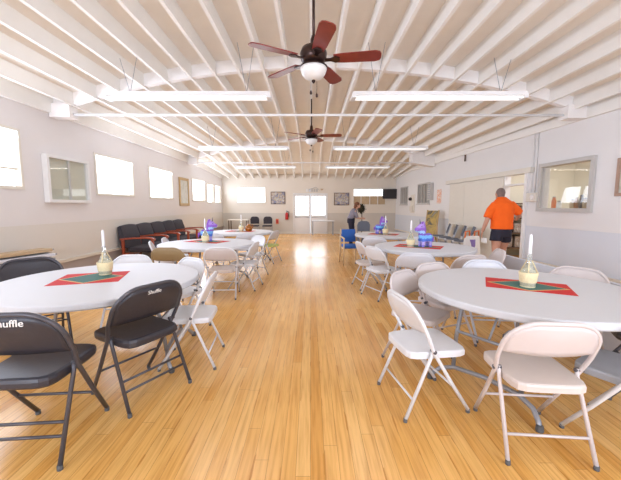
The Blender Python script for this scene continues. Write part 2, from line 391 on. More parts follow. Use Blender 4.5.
# back double door
d1 = sempty('door_1', PB(-0.01, 0, 0), 0)
f = MB(); f.bb(-.87, -.83, -.03, .12, 0, 2.04).bb(.83, .87, -.03, .12, 0, 2.04).bb(-.83, .83, -.03, .12, 2.0, 2.04).build('door_frame', M['wtrim'], d1)
for x0, x1 in ((-.825, -.012), (.012, .825)):
    mb = MB(); p0, p1, q0, q1 = x0+.075, x1-.07, .95, 1.88
    mb.bb(x0, x1, .02, .07, 0.01, q0).bb(x0, x1, .02, .07, q1, 1.99).bb(x0, p0, .02, .07, q0, q1).bb(p1, x1, .02, .07, q0, q1)
    lf = mb.build('door_leaf', M['wtrim'], d1)
    MB().bb(p0, p1, .04, .05, q0, q1).build('pane', M['doorpane'], lf)
    MB().tube([(x0+.06, .02, .84), (x0+.06, -.04, .84), (x1-.06, -.04, .84), (x1-.06, .02, .84)], .018).build('push_bar', M['greyleg'], lf)
# sliding partition panels on the right wall, header rail and door jamb
d2 = sempty('door_2', PR(9.1, 0, 0), AR)
for x0, x1 in ((-1.33, -.42), (-.41, .48), (.49, 1.34)):
    MB().bb(x0, x1, -.03-.004*(x0 > 0), -.002, .03, 2.09).build('door_panel', M['trim'], d2)
tr = struct(MB().bb(-1.92, 1.92, -.085, 0, 2.10, 2.21).build('trim_1', M['trim'], None, PR(8.72, 0, 0), AR))
f = MB(); f.bb(.36, .44, -.04, .15, 0, 2.1).bb(-.40, .36, .0, .15, 1.86, 1.90).build('trim_2', M['wtrim'], None, PR(7.38, 0, 0), AR); struct(bpy.data.objects['trim_2'])
struct(MB().bb(-1.74, 1.74, -.03, 0, 0.27, 0.33).build('trim_3', M['wl'], None, (0, 0, -5), 0)); bpy.data.objects.remove(bpy.data.objects['trim_3'])
# baseboards with a lit top edge
def base(name, z0, z1, o, spans, loc, rz, m):
    mb = MB()
    for a, b in spans: mb.bb(a, b, -o, 0, z0, z1)
    return struct(mb.build(name, M[m], None, loc, rz))
base('baseboard_left', .40, .455, .05, [(YF, YB)], (XL, 0, 0), AL, 'trim')
base('baseboard_right', .215, .27, .045, [(ru(6.93), ru(YF)), (ru(YB), ru(10.5))], (RA, 0, 0), AR, 'trim')
base('baseboard_back', 0, .10, .02, [(XL, -.9), (.9, 4.25)], (0, YB, 0), 0, 'trim')

# ceiling: curved deck, joists, arched beams and tie rods
ys = [YF-.15, 2, 5.7, 8.75, 11.8, 13, 14.5, YB+.15]; xs = [-4.6+9.9*i/30 for i in range(31)]
mb = MB()
lo = [[mb.bm.verts.new((x, y, Jz(x, y)+JD)) for x in xs] for y in ys]
hi = [[mb.bm.verts.new((x, y, Jz(x, y)+JD+.04)) for x in xs] for y in ys]
for j in range(len(ys)-1):
    for i in range(30):
        mb._f((lo[j][i], lo[j][i+1], lo[j+1][i+1], lo[j+1][i])); mb._f((hi[j][i], hi[j+1][i], hi[j+1][i+1], hi[j][i+1]))
ceil = struct(mb.build('ceiling', M['deck']))
for k in range(-10, 12):
    x = .012+.406*k; yend = YB
    if x > 4.2: yend = 11.0
    rs = []
    for y in [YF]+[q for q in (11.8, 13, 14.5) if q < yend]+[yend]:
        z = Jz(x, y); rs.append([(x-.022, y, z), (x+.022, y, z), (x+.022, y, z+JD+.01), (x-.022, y, z+JD+.01)])
    MB().rings(rs, smooth=False).build('joist', M['joist'], ceil)
for s in (0, 1):
    rs = []
    for y in (YF, 11.8, 13, 14.5, YB):
        x = XL+.03 if s == 0 else XR(y)-.03
        z = min(2.96 if s == 0 else 2.90, Jz(x, y)); rs.append([(x-.028, y, z), (x+.028, y, z), (x+.028, y, z+.4), (x-.028, y, z+.4)])
    MB().rings(rs, smooth=False).build('rim_joist', M['joist'], ceil)
for y in (5.7, 11.8):
    rs = []; xe = XR(y)-.06
    for i in range(25):
        x = XL+.06+(xe-XL-.06)*i/24; z = Jz(x, y)
        rs.append([(x, y-.05, z+.015), (x, y+.05, z+.015), (x, y+.05, z+JD+.01), (x, y-.05, z+JD+.01)])
    MB().rings(rs, smooth=False).build('arched_beam', M['beam'], ceil)
    rod = MB().tube([(XL+.3, y, 2.96), (xe-.25, y, 2.95)], .022, 8).build('tie_rod', M['fixture'], ceil)
    mb = MB(); mb.bb(XL+.01, XL+.36, y-.10, y+.10, 2.90, 3.12).bb(XR(y)-.37, XR(y)-.02, y-.10, y+.10, 2.88, 3.10)
    mb.build('beam_bracket', M['beam'], ceil)
# boxed end of the far beam on the right
MB().prism([(3.62, 2.93), (4.43, 2.80), (4.43, 3.25), (3.62, 3.36)], 11.62, 11.99).build('gusset', M['beam'], ceil)

# pantry behind the right wall
struct(MB().bb(7.4, 7.5, 4.2, 9.2, 0, 2.9).build('wall_pantry_end', M['kit']))
struct(MB().bb(4.9, 7.4, 9.1, 9.2, 0, 2.9).build('wall_pantry_back', M['kit']))
struct(MB().bb(4.95, 7.4, 4.2, 4.3, 0, 2.9).build('wall_pantry_front', M['kit']))
struct(MB().bb(4.85, 7.5, 4.2, 9.2, 2.9, 2.95).build('ceiling_pantry', M['deck']))
sh = thing('storage_rack', 'dark storage rack seen through the open doorway beside the man', 'rack', (5.55, 8.82, 0), 0)
for x in (-.5, .5):
    for y in (-.2, .2): MB().bb(x-.02, x+.02, y-.02, y+.02, 0, 1.5).build('post', M['darkwood'], sh)
for z in (.25, .65, 1.05, 1.45): MB().bb(-.52, .52, -.22, .22, z, z+.03).build('shelf', M['darkwood'], sh)
for i, (x, z, w, h) in enumerate([(-.24, .281, .38, .28), (.22, .281, .4, .3), (-.26, .681, .36, .3), (.2, .681, .45, .25), (-.19, 1.081, .5, .26), (.29, 1.081, .3, .32)]):
    tag(MB().slab([(-w/2, -.15), (w/2, -.15), (w/2, .15), (-w/2, .15)], 0, h, .02).build('storage_carton', M['shelfjunk'], None, (5.55+x, 8.82, z)),
        'mottled carton on the storage rack, ' + ['left on lowest shelf', 'right on lowest shelf', 'left on middle shelf', 'right on middle shelf', 'left on upper shelf', 'right on upper shelf'][i], 'carton', 'cartons on the storage rack')
# jars on the pass window sill
for i, (t, hh, rr, mm) in enumerate([(.10, .15, .035, 'orangep'), (.22, .09, .04, 'paper'), (.50, .11, .035, 'tan'), (.58, .13, .03, 'amber'), (.67, .16, .035, 'darkwood'), (.75, .12, .04, 'tan'), (.83, .10, .035, 'amber'), (.92, .19, .04, 'straw')]):
    y = KW[1]-(KW[1]-KW[0])*t; p = PR(y, 0, KW[2]); q = (p[0]+.17, p[1]-.007, p[2])
    hh *= 1.4; rr *= 1.15
    j = tag(MB().lathe([(rr*.9, 0), (rr, .01), (rr, hh*.7), (rr*.6, hh*.85), (rr*.6, hh)], n=12).build('jar', M[mm], None, q),
        ['orange jar at far end of the pass window sill', 'short white jar near the far end of the window sill', 'tan jar midway along the pass window sill', 'amber jar just right of the middle of the window sill', 'tall dark jar right of middle on the window sill', 'squat tan jar among the right cluster on the window sill', 'low amber jar second from the near end of window sill', 'tallest straw coloured jar at near end of window sill'][i], 'jar', 'jars on the pass window sill')
    MB().lathe([(rr*.65, hh), (rr*.65, hh+.015), (0, hh+.015)], n=12).build('lid', M['greyleg'], j)

# ------------------------------------------------------------------ fittings on the walls
def framed(name, label, cat, w, h, loc, rz, fr, art, fw=.05, dep=.03, group=None):
    t = thing(name, label, cat, loc, rz, group)
    f = MB(); f.bb(-w/2, w/2, -dep, 0, h/2-fw, h/2).bb(-w/2, w/2, -dep, 0, -h/2, -h/2+fw).bb(-w/2, -w/2+fw, -dep, 0, -h/2+fw, h/2-fw).bb(w/2-fw, w/2, -dep, 0, -h/2+fw, h/2-fw)
    f.build('frame', M[fr], t)
    MB().bb(-w/2+fw, w/2-fw, -dep*.5, -.002, -h/2+fw, h/2-fw).build('picture', M[art], t); return t
framed('picture_frame', 'tall gilt framed picture between the left wall windows', 'picture', .84, .97, PL(11.3, .004, 1.89), AL, 'goldframe', 'mirrorart', .09)
framed('picture_frame', 'dark collage picture left of the double doors', 'picture', .72, .62, PB(-1.63, .004, 1.80), 0, 'darkwood', 'collage', .03, group='collage pictures on the far wall')
framed('picture_frame', 'dark collage picture right of the double doors', 'picture', .76, .62, PB(1.56, .004, 1.75), 0, 'darkwood', 'collage', .03, group='collage pictures on the far wall')
framed('picture_frame', 'brown framed picture cut by the right edge of the photo', 'picture', .8, .58, PR(4.62, .004, 1.84), AR, 'brownframe', 'mirrorart', .05)
# glazed case on the left wall
gc = thing('display_case', 'shallow glazed white case with two sliding panes on left wall', 'case', PL(5.88, .004, 1.86), AL)
w, h = 1.02, .80
f = MB(); f.bb(-w/2, w/2, -.09, 0, h/2-.05, h/2).bb(-w/2, w/2, -.09, 0, -h/2, -h/2+.05).bb(-w/2, -w/2+.05, -.09, 0, -h/2+.05, h/2-.05).bb(w/2-.05, w/2, -.09, 0, -h/2+.05, h/2-.05).build('frame', M['wtrim'], gc)
MB().bb(-w/2+.05, w/2-.05, -.02, -.002, -h/2+.05, h/2-.05).build('back_board', M['cream_board'], gc)
for x0, x1, y in ((-w/2+.05, .01, -.06), (-.01, w/2-.05, -.05)):
    p = MB().bb(x0, x1, y, y+.005, -h/2+.05, h/2-.05).build('pane', M['glass'], gc)
MB().bb(-.012, .012, -.075, -.042, -h/2+.05, h/2-.05).build('meeting_rail', M['gtrim'], gc)
# right wall fittings
t = thing('wall_box', 'cream rounded box on right wall beside the doorway', 'wall box', PR(6.73, .004, 1.58), AR)
MB().slab([(-.14, -.09), (.14, -.09), (.14, .09), (-.14, .09)], 0, .09, .02).build('housing', M['trim'], t).rotation_euler = (R(90), 0, 0)
MB().lathe([(.055, 0), (.055, .012), (.03, .016)], n=16).build('dial', M['wtrim'], t, (.04, -.088, 0)).rotation_euler = (R(90), 0, 0)
tag(MB().tube([(0, -.015, 0), (0, -.015, 1.2)], .013).tube([(-.1, -.012, .0), (-.1, -.012, 1.2)], .008).build('conduit', M['wtrim'], None, PR(6.73, .006, 1.68), AR), 'pair of white conduits rising from the cream wall box', 'conduit')
t = thing('wall_holder', 'narrow cream wall holder between the two right wall windows', 'wall holder', PR(13.77, .004, 1.11), AR)
MB().bb(-.22, .22, -.03, 0, 0, .77).build('back_plate', M['trim'], t)
MB().bb(-.16, .16, -.09, -.03, .08, .30).build('tray', M['trim'], t)
MB().lathe([(.02, 0), (.07, .03), (.07, .10), (.02, .14)], n=12).build('knob', M['black'], t, (-.1, -.09, .52))
tag(MB().bb(-.17, .17, -.006, -.001, -.24, .24).build('paper_banner', M['banner'], None, PR(11.25, .003, 1.73), AR), 'small orange and white paper banner on right wall', 'banner')
t = thing('shutter', 'grey louvred shutter folded beside the nearer right wall window', 'shutter', PR(11.86, .004, 1.62), AR)
MB().bb(-.12, .12, -.12, 0, 0, .62).build('panel', M['gtrim'], t)
m = MB()
for i in range(7): m.bb(-.1, .1, -.13, -.12, .05+.08*i, .09+.08*i)
m.build('louvre', M['greyleg'], t)
tag(MB().tube([(0, -.05, 0), (.0, -.05, .18)], .022).build('pipe_stub', M['darkwood'], None, (4.38, 9.6, 2.67), R(20)), 'short dark bracket under the ceiling above the right wall', 'bracket')
bpy.data.objects['pipe_stub'].location = (4.50, 9.6, 2.70)
# far wall fittings
t = thing('television', 'black flat television on the far wall in the right corner', 'television', PB(4.0, .02, 2.0), R(-6))
MB().slab([(-.385, -.24), (.385, -.24), (.385, .24), (-.385, .24)], 0, .05, .012).build('screen', M['black'], t, (0, -.06, 0)).rotation_euler = (R(90), 0, 0)
MB().bb(-.12, .12, -.08, -.0, -.1, .1).build('mount', M['blackf'], t)
t = thing('fire_extinguisher', 'red fire extinguisher hung left of the double doors', 'fire extinguisher', PB(-1.19, .10, .72), 0)
MB().lathe([(.07, 0), (.08, .02), (.08, .27), (.06, .33), (.025, .36)], n=16).build('cylinder', M['exred'], t)
MB().lathe([(.025, .36), (.03, .42), (.012, .44)], n=12).box((0, -.03, .45), (.03, .12, .02)).build('valve', M['greyleg'], t)
MB().bb(-.05, .05, .06, .098, .12, .32).build('bracket', M['greyleg'], t)
MB().tube([(.02, 0, .42), (.1, -.02, .38), (.105, -.02, .15)], .014).build('hose', M['black'], t)
t = thing('notice_holder', 'small orange notice holder low on the far wall', 'holder', PB(-1.68, .004, .50), 0)
MB().bb(-.07, .07, -.04, 0, 0, .26).build('box', M['orangep'], t); MB().bb(-.05, .05, -.045, -.04, .05, .2).build('slip', M['exred'], t)
t = thing('wall_ornament', 'thin grey scroll ornament above the double doors', 'ornament', PB(.2, .004, 2.2), 0)
MB().tube([(-.30+.05*i, -.02, .12*math.sin(PI*i/12)**2+.02*math.sin(i)) for i in range(13)], .012).build('scroll', M['gtrim'], t)
for x, mm in ((-.38, 'wtrim'), (-.24, 'slab'), (-.12, 'gtrim'), (.0, 'gtrim'), (.12, 'gtrim')): MB().bb(x-.045, x+.045, -.02, 0, -.09, .05).build('plaque', M[mm], t)
MB().prism([(.28, .06), (.46, .06), (.37, -.04)], -.03, 0).build('shade', M['tan'], t)

# ------------------------------------------------------------------ fluorescent fixtures
def fixture(label, x0, x1, y, z):
    L = x1-x0; t = thing('ceiling_light', label, 'ceiling light', ((x0+x1)/2, y, z), 0, 'fluorescent strip lights')
    MB().prism([(-L/2, .0), (L/2, .0), (L/2-.02, .05), (-L/2+.02, .05)], -.09, .09).build('housing', M['fixture'], t)
    for s in (-.05, .05):
        MB().tube([(-L/2+.06, s, -.020), (L/2-.06, s, -.020)], .016, 8).build('tube', M['tube'], t)
    for s in (-1, 1): MB().bb(s*(L/2-.03)-.03, s*(L/2-.03)+.03, -.09, .09, -.035, .0).build('end_cap', M['fixture'], t)
    for s in (-1, 1):
        xx = s*(L/2-.35); zt = Jz((x0+x1)/2+xx, y)+.02-z
        m = MB(); m.tube([(xx-.12, 0, zt), (xx, 0, .05)], .004, 5)
        m.tube([(xx+.12, 0, Jz((x0+x1)/2+xx+.12, y)+.02-z), (xx, 0, .05)], .004, 5)
        m.build('hanger', M['greyleg'], t)
    a = bpy.data.lights.new('strip_light', 'AREA'); a.shape = 'RECTANGLE'; a.size = L; a.size_y = .07; a.energy = LP; a.color = (.88, .97, 1.18) if y < 6 else (1.05, .97, .86)
    o = bpy.data.objects.new('strip_light', a); COL.objects.link(o); o.location = ((x0+x1)/2, y, z-.05)
LP = 9
for row, (y, z, d) in enumerate([(4.76, 2.95, 'nearest'), (8.6, 2.90, 'middle'), (12.6, 2.89, 'farthest')]):
    fixture('%s white fluorescent strip on the left side of the ceiling' % d, -2.92, -.56, y, z)
    fixture('%s white fluorescent strip on the right side of the ceiling' % d, .58, 3.06, y, z)

# ------------------------------------------------------------------ ceiling fans
def make_fan(label, x, y, z, ang):
    t = thing('ceiling_fan', label, 'ceiling fan', (x, y, z), ang, 'ceiling fans')
    zt = Jz(x, y)-z
    MB().tube([(0, 0, .14), (0, 0, zt+.015)], .014, 8).build('downrod', M['bronze'], t)
    MB().lathe([(.02, .24), (.032, .20), (.034, .14), (.115, .12), (.135, .07), (.125, .01), (.10, -.02), (.07, -.03), (0, -.03)], n=28).build('motor_housing', M['bronze'], t)
    for k in range(5):
        a = 2*PI*k/5; ro = Matrix.Rotation(a, 3, 'Z') @ Matrix.Rotation(R(-12), 3, 'X')
        mb = MB(); out = [(.20, -.055), (.30, -.066), (.60, -.075), (.645, -.06), (.66, -.03), (.66, .03), (.645, .06), (.60, .075), (.30, .066), (.20, .055)]
        mb.rings([[ro @ Vector((px, py, zz)) for px, py in out] for zz in (.012, .022)], smooth=False)
        bl = mb.build('blade', M['blade'], t)
        mb = MB(); mb.rings([[ro @ Vector((px, py, zz)) for px, py in [(.10, -.02), (.17, -.018), (.22, -.045), (.26, -.02), (.26, .02), (.22, .045), (.17, .018), (.10, .02)]] for zz in (.0, .012)], smooth=False)
        mb.build('blade_iron', M['bronze'], bl)
    lk = MB().lathe([(.07, -.03), (.075, -.05), (.14, -.055), (.14, -.062), (.05, -.064), (0, -.064)], n=24).build('light_fitting', M['bronze'], t)
    MB().lathe([(.128, -.062), (.132, -.08), (.118, -.12), (.09, -.155), (.045, -.175), (.012, -.18), (0, -.18)], n=28).build('glass_bowl', M['frost'], t)
    MB().lathe([(.018, -.178), (.018, -.195), (.006, -.21), (0, -.21)], n=12).build('finial', M['bronze'], t)
    for dx, l in ((-.03, .30), (.03, .33)):
        MB().tube([(dx, .03, -.18), (dx, .03, -l+.04)], .002, 5).lathe([(.002, -l+.04), (.012, -l+.02), (.012, -l), (0, -l-.01)], (dx, .03, 0), 8).build('pull_chain', M['bronze'], t)
    return t
make_fan('nearer dark bronze ceiling fan with red cherry blades and glass bowl', .03, 3.35, 2.83, R(-8))
make_fan('farther dark bronze ceiling fan with red cherry blades and glass bowl', .02, 7.2, 2.91, R(-4))

# ------------------------------------------------------------------ round tables
def make_table(r, name='folding_table'):
    t = thing(name, '', 'table')
    circ = [(r*math.cos(2*PI*k/72), r*math.sin(2*PI*k/72)) for k in range(72)]
    MB().slab(circ, .685, .74, .012).build('tabletop', M['table'], t)
    for s in (0, PI):
        mb = MB()
        q = Matrix.Rotation(s, 3, 'Z')
        rx = r*.80; hy = r*.47
        P = lambda x, y, z: q @ Vector((x, y, z))
        arch = [P(rx+.02, -hy, .012), P(rx, -hy*.96, .05), P(rx-.03, -hy*.85, .10), P(rx-.06, -hy*.6, .135), P(rx-.07, 0, .15), P(rx-.06, hy*.6, .135), P(rx-.03, hy*.85, .10), P(rx, hy*.96, .05), P(rx+.02, hy, .012)]
        mb.tube(arch, .017, 8)
        for y in (-.24, .24):
            mb.tube([P(rx-.065, y, .13), P(rx-.09, y, .38), P(rx-.15, y*1.0, .58), P(rx-.16, y, .69)], .016, 8)
        mb.tube([P(rx-.095, -.24, .42), P(rx-.095, .24, .42)], .012, 8)
        mb.tube([P(rx-.155, -.30, .675), P(rx-.155, .30, .675)], .014, 8)
        mb.tube([P(rx-.095, 0, .42), P(rx-.30, 0, .675)], .009, 6)
        lg = mb.build('leg_frame', M['greyleg'], t)
        for y in (-hy, hy):
            c = P(rx+.02, y, 0); MB().lathe([(.022, 0), (.024, .01), (.02, .04), (0, .04)], c, 10).build('foot_cap', M['rubber'], lg)
    return t
TB = {'L1': (-1.90, 2.88, .83, 7), 'L2': (-1.85, 5.72, .83, 70), 'L3': (-1.81, 8.33, .82, 20), 'R1': (1.75, 2.57, .82, 216), 'R2': (1.86, 5.22, .79, 60), 'R3': (1.80, 7.52, .75, 15)}
TL = {'L1': 'nearest white round table on the left, black chairs pulled up', 'L2': 'middle white round table on the left, blue and purple figure on it', 'L3': 'farthest white round table on the left, amber jug on it',
      'R1': 'nearest white round table on the right, tan chair before it', 'R2': 'middle white round table on the right, purple figure facing left on it', 'R3': 'farthest white round table on the right beside blue chair'}
for k, (x, y, r, a) in TB.items():
    t = make_table(r); t.location = (x, y, 0); t.rotation_euler.z = R(a); tag(t, TL[k], 'table', 'white round folding tables')

# placemats
def placemat(label, x, y, w, h, a):
    t = thing('placemat', label, 'placemat', (x, y, .7405), R(a), 'red placemats with green diamonds')
    MB().bb(-w/2, w/2, -h/2, h/2, 0, .0015).build('red_cloth', M['red'], t)
    def dia(k, z): return [(-w/2*k, 0, z), (0, -h/2*k, z), (w/2*k, 0, z), (0, h/2*k, z)]
    MB().rings([dia(.97, .0012), dia(.97, .0024)], smooth=False).build('gold_trim', M['gold'], t)
    MB().rings([dia(.88, .0020), dia(.88, .0032)], smooth=False).build('green_diamond', M['green'], t)
placemat('red placemat with green diamond on nearest left round table', -2.02, 2.90, .54, .48, 18)
placemat('red placemat with green diamond on nearest right round table', 1.80, 2.61, .60, .40, -28)
placemat('red placemat with green diamond on middle left round table', -1.93, 5.95, .75, .42, -22)
placemat('red placemat with green diamond on middle right round table', 1.77, 5.2, .72, .42, -30)
placemat('red placemat with green diamond on farthest left round table', -1.84, 8.4, .70, .42, -10)
placemat('red placemat with green diamond on farthest right round table', 1.72, 7.50, .66, .42, -28)

# candle bottles
def make_bottle():
    t = thing('candle_bottle', '', 'candle bottle')
    MB().lathe([(.052, .004), (.056, .02), (.062, .08), (.058, .115), (.040, .155), (.022, .185), (.015, .205), (.0145, .255), (.018, .258), (.018, .27), (.011, .271)], n=20).build('bottle', M['bottle'], t)
    bs = MB().lathe([(.052, 0), (.055, .004), (.050, .025), (.062, .045), (.066, .085), (.070, .118), (.066, .122), (.060, .116)], n=20).build('straw_basket', M['straw'], t)
    m = MB()
    for a in (.6, 2.7, 4.7):
        m.tube([(.066*math.cos(a), .066*math.sin(a), .115), (.046*math.cos(a), .046*math.sin(a), .16), (.02*math.cos(a), .02*math.sin(a), .215)], .0045, 5)
    m.build('straw_strap', M['straw'], bs)
    MB().lathe([(.010, .262), (.0115, .275), (.0125, .30), (.0125, .395), (.010, .42), (.002, .432)], n=14).build('candle', M['candle'], t)
    return t
bot = make_bottle(); first = True
for label, x, y, z, a in [('straw wrapped candle bottle on nearest left round table', -1.98, 3.04, 0, 10), ('straw wrapped candle bottle on nearest right round table', 1.78, 2.57, 0, 80),
                       ('straw wrapped candle bottle on middle left round table beside blue figure', -1.90, 5.75, 0, 200), ('straw wrapped candle bottle beside purple figure on middle right table', 1.62, 5.14, 0, 40),
                       ('straw wrapped candle bottle on farthest left round table by amber jug', -1.80, 8.30, 0, 30), ('straw wrapped candle bottle on farthest right round table', 1.74, 7.42, 0, 70)]:
    p = (x, y, .7437)
    if first:
        bot.location = p; bot.rotation_euler.z = R(a); tag(bot, label, 'candle bottle', 'straw wrapped candle bottles'); first = False
    else: dup(bot, p, R(a), label)
t = thing('jug', 'round amber jug beside candle bottle on farthest left table', 'jug', (-1.62, 8.37, .7437))
MB().lathe([(.05, 0), (.085, .02), (.095, .08), (.08, .13), (.04, .16), (.035, .19)], n=16).build('body', M['amber'], t)
MB().tube([(.04, 0, .175), (.10, 0, .17), (.12, 0, .12), (.092, 0, .08)], .010, 6).build('handle', M['amber'], t)

# tissue paper unicorn style figures
def make_pinata():
    t = thing('pinata', '', 'pinata')
    mb = MB()
    mb.ell((-.01, 0, .145), (.115, .082, .075)); mb.ell((-.065, 0, .15), (.06, .075, .075))
    for x in (-.075, .06):
        for y in (-.042, .042): mb.tube([(x, y, .004), (x, y, .05), (x*.95, y, .13)], [.026, .026, .036], 10)
    mb.tube([(.045, 0, .17), (.07, 0, .245), (.075, 0, .31)], [.065, .052, .052], 12)
    mb.ell((.08, 0, .32), (.062, .052, .056))
    mb.tube([(.09, 0, .315), (.15, 0, .285), (.178, 0, .270)], [.050, .040, .034], 12)
    for y in (-.032, .032): mb.tube([(.06, y, .36), (.055, y*1.2, .41)], [.017, .004], 8)
    link('body', fuse(mb, .008, 3), M['pin'], t)
    MB().tube([(.095, 0, .365), (.11, 0, .455)], [.013, .001], 8).build('horn', M['horn'], t)
    m = MB()
    for i in range(7):
        u = i/6; m.ell((.045-.03*u*(1-u)*2-.03*u, 0, .385-.17*u), (.028, .022, .028), 8, 6)
    m.build('mane', M['mane'], t)
    MB().tube([(-.115, 0, .17), (-.15, 0, .14), (-.155, 0, .08)], [.014, .022, .008], 8).build('tail', M['mane'], t)
    for y in (-.042, .042): MB().ell((.10, y*1.12, .335), (.007, .004, .009), 8, 6).build('eye', M['black'], t)
    return t
p0 = make_pinata(); p0.location = (1.84, 5.12, .7437); p0.rotation_euler.z = R(197); tag(p0, 'purple and blue tissue pinata facing left on middle right table', 'pinata', 'tissue pinatas on the tables')
dup(p0, (-1.93, 5.96, .7437), R(20), 'purple and blue tissue pinata facing right on middle left table')
dup(p0, (1.66, 7.62, .7437), R(15), 'purple and blue tissue pinata facing right on farthest right table')

# ------------------------------------------------------------------ steel folding chairs
def hoopx(z): return -.055-(z-.46)*.46 if z > .46 else .235-(z/.46)*.29
def make_chair(fr, seat, back, padded=False, rubber='rubber', text=False):
    t = thing('folding_chair', '', 'chair'); H = .785; W = .248; cr = .16
    path = [(hoopx(0)+.0, .205, .015), (hoopx(.23), .218, .23), (hoopx(.46), .232, .46), (hoopx(.56), W, .56)]
    for i in range(1, 9):
        a = PI/2*i/8; path.append((hoopx(H-cr+cr*math.sin(a)), W-cr+cr*math.cos(a), H-cr+cr*math.sin(a)))
    path += [(p[0], -p[1], p[2]) for p in reversed(path)]
    bf = MB().tube(path, .0128, 8).build('back_frame', M[fr], t)
    for s in (-1, 1): MB().lathe([(.0135, 0), (.0145, .003), (.0135, .026), (0, .026)], (hoopx(0)-.004, s*.205, 0), 8).build('foot_cap', M[rubber], bf)
    for s in (-1, 1):
        lg = MB().tube([(-.055, s*.215, .475), (-.06, s*.214, .43), (-.235, s*.225, .015)], .0118, 8).build('leg', M[fr], t)
        MB().lathe([(.0128, 0), (.0138, .003), (.0128, .026), (0, .026)], (-.235, s*.225, 0), 8).build('foot_cap', M[rubber], lg)
        MB().tube([(-.055, s*.203, .465), (-.055, s*.246, .465)], .013, 8).build('hinge', M['blackf' if fr != 'brown' else fr], t)
    def rx(z): return -.06-(.43-z)*.42
    m = MB(); m.tube([(rx(.14), -.221, .14), (rx(.14), .221, .14)], .008, 6)
    if padded: m.tube([(rx(.20), -.219, .20), (rx(.20), .219, .20)], .008, 6)
    m.build('rear_crossbar', M[fr], t)
    MB().tube([(hoopx(.20), -.216, .20), (hoopx(.20), .216, .20)], .008, 6).build('front_crossbar', M[fr], t)
    # seat: rounded, a little wider in front
    out = []
    for k in range(40):
        a = 2*PI*k/40; c, s_ = math.cos(a), math.sin(a); q = 7.0
        rr = (abs(c)**q+abs(s_)**q)**(-1/q); x = .212*c*rr; y = (.200+.008*(x/.2))*s_*rr; out.append((x+.005, y))
    if padded: MB().slab(out, .405, .462, .022, .012).build('seat', M[seat], t)
    else:
        MB().slab(out, .402, .448, .014, .003).build('seat', M[fr if seat == fr else seat], t)
    # curved backrest panel
    mb = MB(); nu, nv = 16, 6; zb = .575 if not padded else .555; th = .012 if not padded else .02
    def pt(i, j, side):
        y = -W+.010+(2*W-.02)*i/nu; e = max(0, abs(y)-(W-cr)); zt = H-cr+math.sqrt(max(0, (cr-.006)**2-e*e)) if e > 0 else H-.006
        lower = zb+.02*(abs(y)/W)**2*(1 if not padded else 0)
        zt = max(zt, lower+.02); z = lower+(zt-lower)*j/nv
        bow = -.028*(1-(y/W)**2)*math.sin(PI*min(1, (H-z)/.12)/2)
        return (hoopx(z)+bow+(th/2 if side else -th/2), y, z)
    A = [[mb.bm.verts.new(pt(i, j, 1)) for j in range(nv+1)] for i in range(nu+1)]; B = [[mb.bm.verts.new(pt(i, j, 0)) for j in range(nv+1)] for i in range(nu+1)]
    for i in range(nu):
        for j in range(nv):
            for g, rev in ((A, 0), (B, 1)):
                f = mb._f((g[i][j], g[i+1][j], g[i+1][j+1], g[i][j+1])); f.smooth = True
        mb._f((A[i][0], A[i+1][0], B[i+1][0], B[i][0])); mb._f((A[i][nv], A[i+1][nv], B[i+1][nv], B[i][nv]))
    for i in (0, nu):
        for j in range(nv): mb._f((A[i][j], A[i][j+1], B[i][j+1], B[i][j]))
    bk = mb.build('backrest', M[back], t)
    if text:
        me = text_mesh('Shuffle', text[0], .0012)
        for v in me.vertices:
            tx, ty, tz = v.co; y = -tx-text[2]; z = text[1]+ty*.95; b = -.028*(1-(y/W)**2)
            v.co = (hoopx(z)+b*math.sin(PI*min(1, (H-z)/.12)/2)-th/2-.0015-tz, y, z)
        lt = link('lettering', me, M['paper'], t); lt['label'] = 'white handwritten lettering'
    return t

PROTO = {}
KIND = dict(white=('white', 'white', 'white', False), beige=('beige', 'beige_seat', 'beige', False), grey=('greyw', 'greyw', 'greyw', False), greypad=('white', 'greypad', 'white', False),
            brown=('brown', 'beige_seat', 'brown', False), black=('blackf', 'vinyl', 'vinyl', True), cream=('white', 'beige_seat', 'beige', False), pink=('beige', 'beige', 'beige', False), lime=('white', 'lime', 'greyw', False))
def chair(kind, x, y, a, label, text=0):
    key = (kind, text); s = 1.08 if kind == 'black' else 1.0
    if key not in PROTO:
        t = make_chair(*KIND[kind], text=text); PROTO[key] = t; t.location = (x, y, 0); t.rotation_euler.z = R(a); tag(t, label, 'chair', 'folding chairs around the round tables'); t.scale = (s, s, s)
    else: t = dup(PROTO[key], (x, y, 0), R(a), label)
    return t
chair('black', -1.60, 1.80, 95, 'black padded folding chair with Shuffle lettering cut by left photo edge', (.054, .726, .028))
chair('black', -1.30, 2.33, 150, 'black padded folding chair with Shuffle lettering turned sideways, whole in view', (.036, .728, .0))
chair('black', -2.80, 3.18, -42, 'black folding chair behind the nearest left table by stacked boards')
chair('white', -1.08, 2.82, 186, 'white folding chair seen edge on right of black chair')
chair('white', -1.50, 3.57, 237, 'white folding chair showing its front at the right rear of nearest left table')
chair('white', -2.20, 3.76, 275, 'white folding chair directly behind nearest left table, only top of back showing')
chair('brown', -2.12, 4.86, 90, 'khaki brown folding chair between the nearest and middle left tables')
chair('cream', -1.36, 4.90, 93, 'pale folding chair with tan seat seen from behind at middle left table')
chair('white', -1.12, 5.42, 172, 'white folding chair facing left at the aisle side of middle left table')
chair('white', -1.20, 6.46, 225, 'white folding chair at the far aisle side of middle left table')
chair('lime', -1.04, 7.95, 160, 'folding chair with lime seat on aisle side of farthest left table')
chair('grey', -1.45, 7.30, 100, 'grey folding chair right of centre before farthest left table')
chair('grey', -2.15, 7.32, 82, 'grey folding chair left of centre before farthest left table')
chair('cream', -2.57, 5.53, 22, 'cream folding chair edge on between the sofa and middle left table, nearer one')
